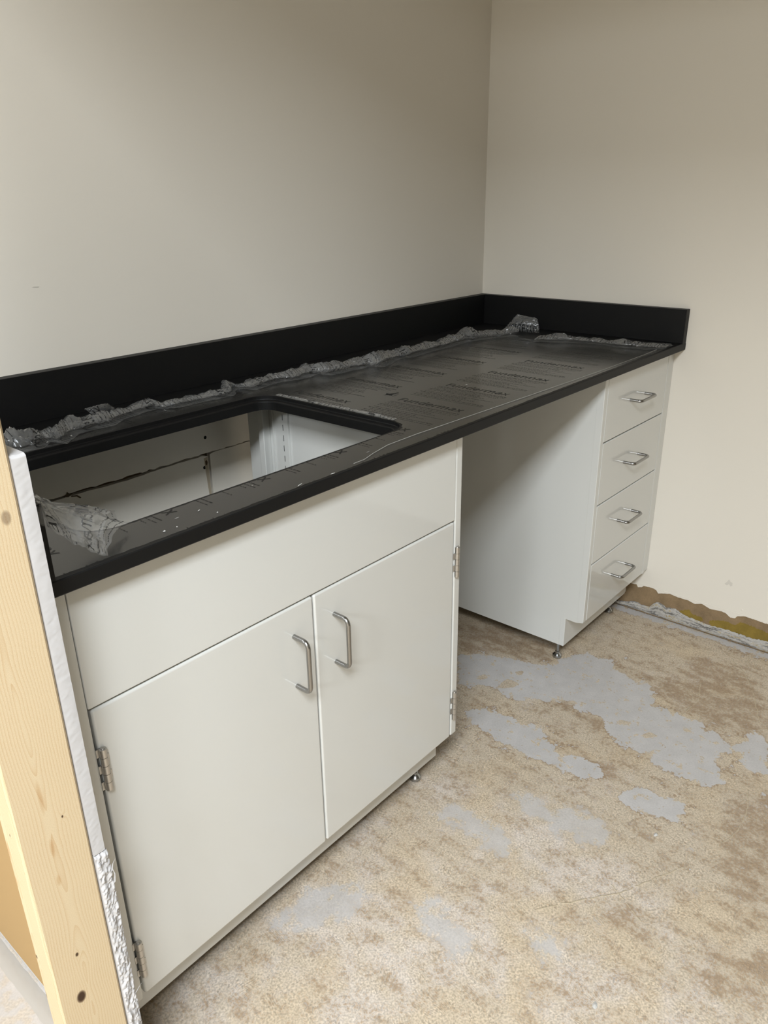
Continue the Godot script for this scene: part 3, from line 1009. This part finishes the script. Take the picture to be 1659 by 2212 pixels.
func build_drawer_cabinet() -> void:
	var t := thing("drawer_cabinet", "off-white drawer base cabinet with four drawers against the right wall", "cabinet", Vector3(-0.25, 0, 0.35))
	var st := new_st()
	side_panel(st, L2, L2 + 0.016)
	obj("side_panel", st, M.enamel, t)
	st = new_st()
	side_panel(st, -0.046, -0.030)
	obj("side_panel", st, M.enamel, t)
	st = new_st()
	rbox(st, Vector3(L2 - 0.0002, 0.1645, F - 0.02), Vector3(-0.4350, H - T - 0.001, F), 0.0018)
	obj("stile", st, M.enamel, t)
	st = new_st()
	rbox(st, Vector3(-0.0455, BOT - 0.002, F - 0.02), Vector3(-0.0302, H - T - 0.001, F), 0.0016)
	obj("stile", st, M.enamel, t)
	st = new_st()
	rbox(st, Vector3(-0.0298, BOT - 0.001, F - 0.03), Vector3(-0.0005, H - T - 0.001, F - 0.002), 0.0014)
	obj("wall_filler", st, M.enamel, t)
	st = new_st()
	box(st, Vector3(-0.435, BOT, F - 0.05), Vector3(-0.046, BOT + 0.012, F - 0.022))
	for y in [0.3415, 0.5186, 0.6961, 0.868]:
		box(st, Vector3(-0.435, y - 0.008, F - 0.05), Vector3(-0.046, y + 0.008, F - 0.022))
	obj("face_frame", st, M.enamel, t)
	st = new_st()
	box(st, Vector3(L2 + 0.016, BOT - 0.006, 0.05), Vector3(-0.046, BOT, F - 0.02))
	obj("bottom_panel", st, M.enamel, t)
	st = new_st()
	rbox(st, Vector3(L2 - 0.0003, KB, K - 0.016), Vector3(-0.040, BOT - 0.0048, K + 0.0008), 0.0016)
	rbox(st, Vector3(-0.0398, KB + 0.002, K - 0.016), Vector3(-0.020, BOT - 0.004, K - 0.0008), 0.0016)
	obj("toe_kick", st, M.enamel, t)
	var ys := [BOT, 0.3415, 0.5186, 0.6961, 0.873]
	var hy := [0.2565, 0.432, 0.608, 0.785]
	for k in 4:
		st = new_st()
		rbox(st, Vector3(-0.4332, ys[k] + (0.0014 if k else 0.0), F - 0.019), Vector3(-0.0472, ys[k + 1] - 0.0014, F), 0.003)
		var d := obj("drawer", st, M.enamel, t)
		pull(d, Vector3(-0.2425, hy[k], F), Vector3.RIGHT)
	for p in [Vector2(L2 + 0.033, K - 0.033), Vector2(-0.065, K - 0.033), Vector2(L2 + 0.033, 0.1), Vector2(-0.065, 0.1)]:
		leveler(t, p.x, p.y)

# ------------------------------------------------------------------ worktop with its sink cutout and upstands
const CX0 := -1.83
const CX1 := -1.163
const CZ0 := 0.205
const CZ1 := 0.620
const CR := 0.048

func rrect(inset: float, n := 8) -> Array:
	# the cutout's outline, shrunk by inset
	var o := []
	var r := maxf(CR - inset, 0.004)
	var c := [Vector2(CX1 - inset - r, CZ1 - inset - r), Vector2(CX0 + inset + r, CZ1 - inset - r), Vector2(CX0 + inset + r, CZ0 + inset + r), Vector2(CX1 - inset - r, CZ0 + inset + r)]
	for q in 4:
		for k in n + 1:
			var a := PI / 2.0 * q + PI / 2.0 * k / n
			o.append(c[q] + Vector2(cos(a), sin(a)) * r)
	return o

func build_worktop() -> void:
	var t := thing("worktop", "long black worktop with a sink cutout and black upstands", "worktop", Vector3(-0.97, H - T, 0.35))
	var st := new_st()
	var ch := 0.0014
	var zt := D - ch
	var lo := Vector2(-1.9, 0.0)
	var hi := Vector2(-1.1, zt)
	var inner := rrect(0.0)
	var mid := Vector2((CX0 + CX1) / 2.0, (CZ0 + CZ1) / 2.0)
	var outer := []
	for p in inner:
		var d: Vector2 = p - mid
		var k := 1e9
		if absf(d.x) > 1e-9:
			k = minf(k, ((hi.x if d.x > 0 else lo.x) - mid.x) / d.x)
		if absf(d.y) > 1e-9:
			k = minf(k, ((hi.y if d.y > 0 else lo.y) - mid.y) / d.y)
		outer.append(mid + d * k)
	for c in [lo, hi, Vector2(lo.x, hi.y), Vector2(hi.x, lo.y)]:
		var best := 0
		for i in outer.size():
			if outer[i].distance_to(c) < outer[best].distance_to(c):
				best = i
		outer[best] = c
	var n := inner.size()
	for i in n:
		var j := (i + 1) % n
		for y in [[H, Vector3.UP], [H - T, Vector3.DOWN]]:
			face(st, [Vector3(inner[i].x, y[0], inner[i].y), Vector3(inner[j].x, y[0], inner[j].y), Vector3(outer[j].x, y[0], outer[j].y), Vector3(outer[i].x, y[0], outer[i].y)], y[1])
	for xs in [[XL, lo.x], [hi.x, 0.0]]:
		for y in [[H, Vector3.UP], [H - T, Vector3.DOWN]]:
			face(st, [Vector3(xs[0], y[0], 0), Vector3(xs[1], y[0], 0), Vector3(xs[1], y[0], zt), Vector3(xs[0], y[0], zt)], y[1])
	# front edge with eased arrises, ends
	face(st, [Vector3(XL, H, zt), Vector3(0, H, zt), Vector3(0, H - ch, D), Vector3(XL, H - ch, D)], Vector3(0, 1, 1).normalized())
	face(st, [Vector3(XL, H - ch, D), Vector3(0, H - ch, D), Vector3(0, H - T + ch, D), Vector3(XL, H - T + ch, D)], Vector3.BACK)
	face(st, [Vector3(XL, H - T, zt), Vector3(0, H - T, zt), Vector3(0, H - T + ch, D), Vector3(XL, H - T + ch, D)], Vector3(0, -1, 1).normalized())
	for x in [XL, 0.0]:
		face(st, [Vector3(x, H, 0), Vector3(x, H, zt), Vector3(x, H - ch, D), Vector3(x, H - T + ch, D), Vector3(x, H - T, zt), Vector3(x, H - T, 0)], Vector3.LEFT if x < -1.0 else Vector3.RIGHT)
	# stepped edge of the cutout
	var prof := [[0.0, H], [0.0, 0.8935], [0.0008, 0.8922], [0.0105, 0.8910], [0.0118, 0.8900], [0.0122, 0.8885], [0.0122, 0.8715], [-0.02, 0.8712], [-0.02, H - T]]
	for k in prof.size() - 1:
		var a := rrect(prof[k][0])
		var b := rrect(prof[k + 1][0])
		for i in n:
			var j := (i + 1) % n
			var p := [Vector3(a[i].x, prof[k][1], a[i].y), Vector3(a[j].x, prof[k][1], a[j].y), Vector3(b[j].x, prof[k + 1][1], b[j].y), Vector3(b[i].x, prof[k + 1][1], b[i].y)]
			var nn: Vector3 = (p[1] - p[0]).cross(p[3] - p[0]).normalized()
			var out := Vector3(mid.x - p[0].x, 0, mid.y - p[0].z).normalized()
			if k < 6 and nn.dot(out + Vector3.UP * 0.6) < 0 or k == 6 and nn.y > 0 or k == 7 and nn.dot(out) > 0:
				nn = -nn
			face(st, p, nn)
	obj("slab", st, M.phenolic, t)
	st = new_st()
	rbox(st, Vector3(XL, H, 0.0002), Vector3(-0.0002, H + 0.0952, 0.0253), 0.001)
	obj("back_upstand", st, M.phenolic, t)
	st = new_st()
	rbox(st, Vector3(-0.0253, H, 0.0254), Vector3(-0.0002, H + 0.0952, D - 0.0004), 0.001)
	obj("side_upstand", st, M.phenolic, t)
	st = new_st()
	rbox(st, Vector3(XL, H, 0.0254), Vector3(-1.9178, H + 0.0952, D - 0.001), 0.001)
	obj("side_upstand", st, M.phenolic, t)

# ------------------------------------------------------------------ protective film
func film_uv(x: float, z: float) -> Vector2:
	return Vector2((z - 0.24) / 0.466, (-x - 1.115) / 0.173 + 108.0 / 680.0)

func sheet(st: SurfaceTool, poly: PackedVector2Array, y: float) -> void:
	var ids := Geometry2D.triangulate_polygon(poly)
	for i in range(0, ids.size(), 3):
		var p := []
		var uv := []
		for k in 3:
			var q := poly[ids[i + k]]
			p.append(Vector3(q.x, y, q.y))
			uv.append(film_uv(q.x, q.y))
		face(st, p, Vector3.UP, uv)

func ragged(a: Array, step: float, amp: float, s: float) -> PackedVector2Array:
	var p := pairs(a)
	var o := PackedVector2Array()
	for i in p.size():
		var q := p[(i + 1) % p.size()]
		var n := maxi(1, int(p[i].distance_to(q) / step))
		for k in n:
			var c := p[i].lerp(q, float(k) / n)
			c += Vector2(noise.get_noise_2d(c.x * 140.0 + s, c.y * 140.0), noise.get_noise_2d(c.x * 140.0, c.y * 140.0 + s + 50.0)) * amp
			o.append(c)
	return o

const ROLL := [-1.765,0.185,0.030, -1.722,0.170,0.030, -1.706,0.189,0.040, -1.672,0.189,0.032, -1.65,0.165,0.015, -1.637,0.20,0.032, -1.588,0.156,0.026, -1.56,0.157,0.026, -1.517,0.159,0.022, -1.48,0.135,0.018, -1.432,0.123,0.016, -1.39,0.115,0.020, -1.375,0.135,0.012, -1.358,0.146,0.013, -1.31,0.144,0.013, -1.264,0.15,0.013, -1.215,0.152,0.017, -1.18,0.111,0.022, -1.165,0.12,0.008, -1.154,0.151,0.016, -1.094,0.138,0.020, -1.051,0.139,0.019, -1.02,0.154,0.022, -0.949,0.145,0.022, -0.937,0.18,0.026, -0.842,0.187,0.022, -0.80,0.189,0.022, -0.785,0.22,0.034, -0.672,0.184,0.018, -0.64,0.20,0.025, -0.56,0.191,0.022, -0.472,0.19,0.020, -0.373,0.185,0.030, -0.339,0.192,0.042, -0.32,0.192,0.033, -0.284,0.199,0.023, -0.258,0.207,0.021, -0.204,0.239,0.022, -0.181,0.258,0.030]
const ROLL_R := [-0.236,0.345,0.012, -0.228,0.363,0.018, -0.216,0.39,0.025, -0.192,0.437,0.018, -0.166,0.512,0.012, -0.176,0.588,0.018, -0.164,0.664,0.017, -0.122,0.699,0.008]

func crumple(parent: Node, keys: Array, towards: Vector3, width: float, seed_: float, called: String) -> void:
	# film pushed up into a wrinkled roll along a line of keys (x, z, height); it rolls over in the direction towards
	var line := Curve3D.new()
	for i in range(0, keys.size(), 3):
		line.add_point(Vector3(keys[i], keys[i + 2], keys[i + 1]))
	var len_ := line.get_baked_length()
	var nu := int(len_ / 0.0035)
	var nv := 26
	var at := func(i, j, lift):
		var s: float = len_ * i / nu
		var p := line.sample_baked(s)
		var h := p.y
		var b := Vector3(p.x, H, p.z)
		var v := float(j) / nv
		var big := width / 0.046
		var r1 := noise.get_noise_2d(s * 18.0 / big + seed_, v * 1.6)
		var r2 := absf(noise.get_noise_2d(s * 42.0 / big + v * 5.0, v * 3.2 + seed_))
		var r3 := absf(noise.get_noise_2d(s * 70.0 / big - v * 7.0, v * 4.5 + seed_ * 2.0))
		if v < 0.16:
			var f := v / 0.16   # flat tongue that runs into the sheet
			return b - towards * lerpf(0.012 + 0.006 * r1, -0.002, f) * big + Vector3.UP * (0.0009 + 0.0015 * f * r2 + lift)
		var a := lerpf(-PI * 0.5, PI * 1.35, (v - 0.16) / 0.84)
		var w := width * (0.75 + 0.5 * r1 + 0.2 * r2)
		var hh := h * (0.92 + 0.35 * r1 + 0.3 * (0.35 - r2)) * 0.5
		var ca := signf(cos(a)) * pow(absf(cos(a)), 1.6)
		var sa := signf(sin(a)) * pow(absf(sin(a)), 1.6)
		var q := b + towards * (w * 0.5 - ca * w * 0.5) + Vector3.UP * (hh + sa * hh)
		q += (Vector3.UP * 0.6 - towards * 0.6) * (0.25 - r3) * 0.009 * big * clampf((v - 0.16) * 5.0, 0.0, 1.0)
		q += Vector3(0.006 * r1, 0, 0.004 * r2) * big
		q.y = maxf(q.y, H + 0.0012) + lift
		if towards.z < -0.5:
			q.z = maxf(q.z, 0.0275)
		return q
	var uv := func(i, j):
		var s: float = len_ * i / nu
		return Vector2(j / float(nv) * width * 3.2 / 0.466 + 0.45 + seed_ * 0.1, s / 0.173)
	var st := new_st()
	grid(st, nu, nv, func(i, j): return at.call(i, j, 0.0), uv, true)
	var o := obj(called, st, M.film_loose, parent)
	st = new_st()
	grid(st, nu, nv, func(i, j): return at.call(i, j, 0.0005), uv, true)
	obj("print", st, M.ink, o)

func loose_flap(parent: Node, corners: Array, bulge: Vector3, uv0: Vector2, uv1: Vector2, s: float) -> void:
	# a piece of film standing up, its four corners given, wrinkled between
	var at := func(i, j, lift):
		var u: float = i / 22.0
		var v: float = j / 22.0
		var p: Vector3 = corners[0].lerp(corners[1], u).lerp(corners[3].lerp(corners[2], u), v)
		p += bulge * (sin(PI * u) * sin(PI * v) + 0.5 * absf(noise.get_noise_2d(u * 4.0 + s, v * 3.0)) - 0.2 * absf(noise.get_noise_2d(u * 11.0, v * 9.0 + s)))
		return p + bulge.normalized() * lift
	var uv := func(i, j): return Vector2(lerpf(uv0.x, uv1.x, i / 22.0), lerpf(uv0.y, uv1.y, j / 22.0))
	var st := new_st()
	grid(st, 22, 22, func(i, j): return at.call(i, j, 0.0), uv)
	var o := obj("loose_flap", st, M.film_loose, parent)
	st = new_st()
	grid(st, 22, 22, func(i, j): return at.call(i, j, 0.0004), uv)
	obj("print", st, M.ink, o)

func build_film() -> void:
	var t := thing("protective_film", "printed clear protective film over the black worktop, rolled back along the upstand", "plastic film", Vector3(-0.9, H, 0.4))
	# the part still stuck down, with ragged cuts round the sink opening
	var outline := [-1.9145,0.33, -1.9145,0.699, -1.2,0.7015, -0.6,0.7, -0.12,0.701, -0.13,0.66, -0.168,0.60, -0.160,0.512, -0.188,0.437, -0.224,0.37, -0.2,0.27]
	for i in range(ROLL.size() - 3, -1, -9):
		outline.append(ROLL[i])
		outline.append(ROLL[i + 1] - 0.004)
	outline.append_array([-1.77,0.19, -1.77,0.2005, -1.4,0.2005, -1.205,0.2005, -1.172,0.214, -1.1585,0.252, -1.1585,0.45, -1.1585,0.572, -1.168,0.606, -1.20,0.6255, -1.5,0.6265, -1.79,0.6255, -1.822,0.612, -1.8345,0.575, -1.8345,0.33])
	var poly := ragged(outline, 0.006, 0.0022, 4.0)
	var st := new_st()
	sheet(st, poly, H + 0.0005)
	var fl := obj("flat_sheet", st, M.film, t)
	st = new_st()
	sheet(st, poly, H + 0.0008)
	obj("print", st, M.ink, fl)
	crumple(t, ROLL, Vector3.FORWARD, 0.046, 1.0, "rolled_edge")
	crumple(t, ROLL_R, Vector3.RIGHT, 0.050, 9.0, "rolled_edge")
	# frayed lip along the right-hand cut
	crumple(t, [-1.157,0.235,0.0022, -1.157,0.30,0.0035, -1.156,0.36,0.002, -1.157,0.42,0.004, -1.156,0.48,0.003, -1.157,0.53,0.005, -1.158,0.575,0.003], Vector3.RIGHT, 0.012, 21.0, "frayed_lip")
	# the peak near the corner and a twist at the left
	loose_flap(t, [Vector3(-0.125, 0.902, 0.165), Vector3(-0.105, 0.902, 0.29), Vector3(-0.095, 0.944, 0.272), Vector3(-0.105, 0.953, 0.205)], Vector3(-0.014, 0.004, 0), Vector2(0.02, 0.16), Vector2(0.30, -0.05), 2.0)
	loose_flap(t, [Vector3(-0.105, 0.902, 0.16), Vector3(-0.07, 0.902, 0.24), Vector3(-0.09, 0.945, 0.265), Vector3(-0.105, 0.952, 0.205)], Vector3(0.012, 0.0, -0.006), Vector2(0.3, 0.5), Vector2(0.5, 0.3), 6.0)
	loose_flap(t, [Vector3(-1.517, 0.906, 0.10), Vector3(-1.462, 0.910, 0.085), Vector3(-1.475, 0.922, 0.08), Vector3(-1.530, 0.924, 0.09)], Vector3(0, 0.008, 0.006), Vector2(0.3, 0.1), Vector2(0.45, 0.2), 8.0)
	loose_flap(t, [Vector3(-0.915, 0.903, 0.165), Vector3(-0.88, 0.903, 0.168), Vector3(-0.875, 0.918, 0.17), Vector3(-0.91, 0.915, 0.165)], Vector3(0, 0.006, 0.012), Vector2(0.3, 0.1), Vector2(0.36, 0.2), 12.0)
	# torn spot: bare worktop shows through, with a curled lip
	st = new_st()
	face(st, [Vector3(-1.003, H + 0.0011, 0.432), Vector3(-1.014, H + 0.0011, 0.424), Vector3(-1.006, H + 0.0011, 0.426), Vector3(-0.999, H + 0.0011, 0.420), Vector3(-0.997, H + 0.0011, 0.429), Vector3(-0.978, H + 0.0011, 0.440), Vector3(-0.998, H + 0.0011, 0.437), Vector3(-1.004, H + 0.0011, 0.442), Vector3(-1.007, H + 0.0011, 0.434)], Vector3.UP)
	obj("torn_spot", st, M.phenolic, t)
	loose_flap(t, [Vector3(-1.006, H + 0.0012, 0.443), Vector3(-0.979, H + 0.0012, 0.441), Vector3(-0.985, H + 0.003, 0.440), Vector3(-1.004, H + 0.0025, 0.441)], Vector3(0, 0.001, 0.001), Vector2(0.3, 0.1), Vector2(0.32, 0.12), 3.0)
	# a separate wad at the front left corner, flopped over the side upstand
	var w := thing("film_wad", "crumpled clear film wad lying across the front left worktop corner", "plastic film", Vector3(-1.86, H, 0.65))
	var nu := 46
	var nv := 40
	var at := func(i, j, lift):
		var u := float(i) / nu
		var a := float(j) / nv
		var fr := Vector3(-1.926, 0.972, 0.712).lerp(Vector3(-1.850, 0.9025, 0.700), pow(u, 0.8))
		var top := Vector3(-1.926, 1.004, 0.655).lerp(Vector3(-1.822, 0.944, 0.668), u) - Vector3(0, 0.010 * sin(PI * u), 0)
		var bk := Vector3(-1.922, 0.985, 0.585).lerp(Vector3(-1.784, 0.908, 0.640), u)
		var p: Vector3
		if a < 0.6:
			var f := a / 0.6
			var ctl := top * 2.0 - (fr + bk) * 0.5
			p = fr * (1 - f) * (1 - f) + ctl * 2.0 * f * (1 - f) + bk * f * f
		else:
			var f := (a - 0.6) / 0.4
			p = bk.lerp(fr, f) + Vector3(0, 0.010 * sin(PI * f), 0)
		var n1 := noise.get_noise_2d(u * 1.6, a * 4.2 + 3.0)
		var n2 := absf(noise.get_noise_2d(u * 2.2 + a * 3.0, a * 7.0))
		p += Vector3(0.002, 0.010, 0.006) * n1 * (1.0 if a < 0.6 else 0.4) + Vector3(0.0, 0.012, 0.008) * (0.3 - n2) * 0.6
		p.x += 0.010 * u * noise.get_noise_2d(a * 6.0, 4.0)
		if p.x < -1.9165 and p.z < 0.7085:
			p.y = maxf(p.y, H + 0.0965)
		p.y = maxf(p.y, H + 0.0012)
		return p + Vector3.UP * lift
	st = new_st()
	var uvw := func(i, j): return Vector2(float(j) / nv * 0.26 / 0.466 + 0.3, float(i) / nu * 0.9)
	grid(st, nu, nv, func(i, j): return at.call(i, j, 0.0), uvw)
	var body := obj("folded_film", st, M.film_loose, w)
	st = new_st()
	grid(st, nu, nv, func(i, j): return at.call(i, j, 0.0005), uvw)
	obj("print", st, M.ink, body)

# ------------------------------------------------------------------ thread, crumbs and chips
func build_crumbs() -> void:
	var st := new_st()
	var cv := Curve3D.new()
	for p in [[-1.4015, 0.694], [-1.375, 0.6935], [-1.34, 0.683], [-1.29, 0.672], [-1.208, 0.6705], [-0.85, 0.681], [-0.5245, 0.689], [-0.25, 0.690], [-0.16, 0.687]]:
		cv.add_point(Vector3(p[0], H + 0.0018, p[1]))
	tube(st, cv.tessellate(4, 2.0), 0.00042, 6)
	tag(obj("thread", st, M.thread), "long white thread lying along the front of the worktop", "thread")
	var rng := RandomNumberGenerator.new()
	rng.seed = 17
	for p in [[-1.684, 0.661, 9, 2], [-1.672, 0.687, 4, 3], [-1.738, 0.686, 3, 3], [-1.757, 0.685, 5, 4], [-1.525, 0.697, 22, 2], [-1.457, 0.7, 12, 3], [-1.571, 0.642, 5, 2], [-1.653, 0.173, 8, 3], [-1.605, 0.169, 6, 4], [-0.824, 0.513, 10, 3], [-1.72, 0.66, 12, 1], [-1.34, 0.67, 14, 1]]:
		tag(chip("plaster_crumb", Vector3(p[0], H + 0.0012, p[1]), p[2] * 0.0004, p[3] * 0.0004, rng), "tiny white plaster crumb on the film-covered worktop", "crumb", "plaster crumbs on the worktop")
	tag(chip("plaster_chip", Vector3(-0.9106, 0.0, 1.1058), 0.007, 0.005, rng), "white plaster chip on the tan floor, nearer the grey scraped patches", "chip", "plaster chips on the floor")
	tag(chip("plaster_chip", Vector3(-1.3509, 0.0, 1.1795), 0.008, 0.004, rng), "longest white plaster chip, on the pale floor at the bottom", "chip", "plaster chips on the floor")
	for p in [[-1.10, 1.02, 3, 2], [-0.9568, 1.1971, 3, 2], [-0.62, 1.05, 3, 2], [-1.45, 0.93, 3, 2]]:
		tag(chip("plaster_chip", Vector3(p[0], 0.0, p[1]), p[2] * 0.001, p[3] * 0.001, rng), "tiny white plaster speck lying on the bare floor", "chip", "plaster chips on the floor")

func chip(called: String, at: Vector3, a: float, b: float, rng: RandomNumberGenerator) -> MeshInstance3D:
	var st := new_st()
	var rim := []
	var turn := rng.randf_range(-0.6, 0.3)
	for k in 7:
		var g := TAU * k / 7 + rng.randf_range(-0.3, 0.3)
		var q := Vector2(cos(g) * a, sin(g) * b) * rng.randf_range(0.75, 1.2)
		q = q.rotated(turn)
		rim.append(Vector3(q.x, 0.0, q.y))
	var h := minf(a, b) * 0.7
	var top := Vector3(rng.randf_range(-0.2, 0.2) * a, h, rng.randf_range(-0.2, 0.2) * b)
	for k in 7:
		var p: Vector3 = rim[k]
		var q: Vector3 = rim[(k + 1) % 7]
		var n := (q - p).cross(top - p).normalized()
		if n.y < 0:
			n = -n
		face(st, [p, q, top], n)
	face(st, rim, Vector3.DOWN)
	var o := obj(called, st, M.crumb)
	o.position = at
	return o
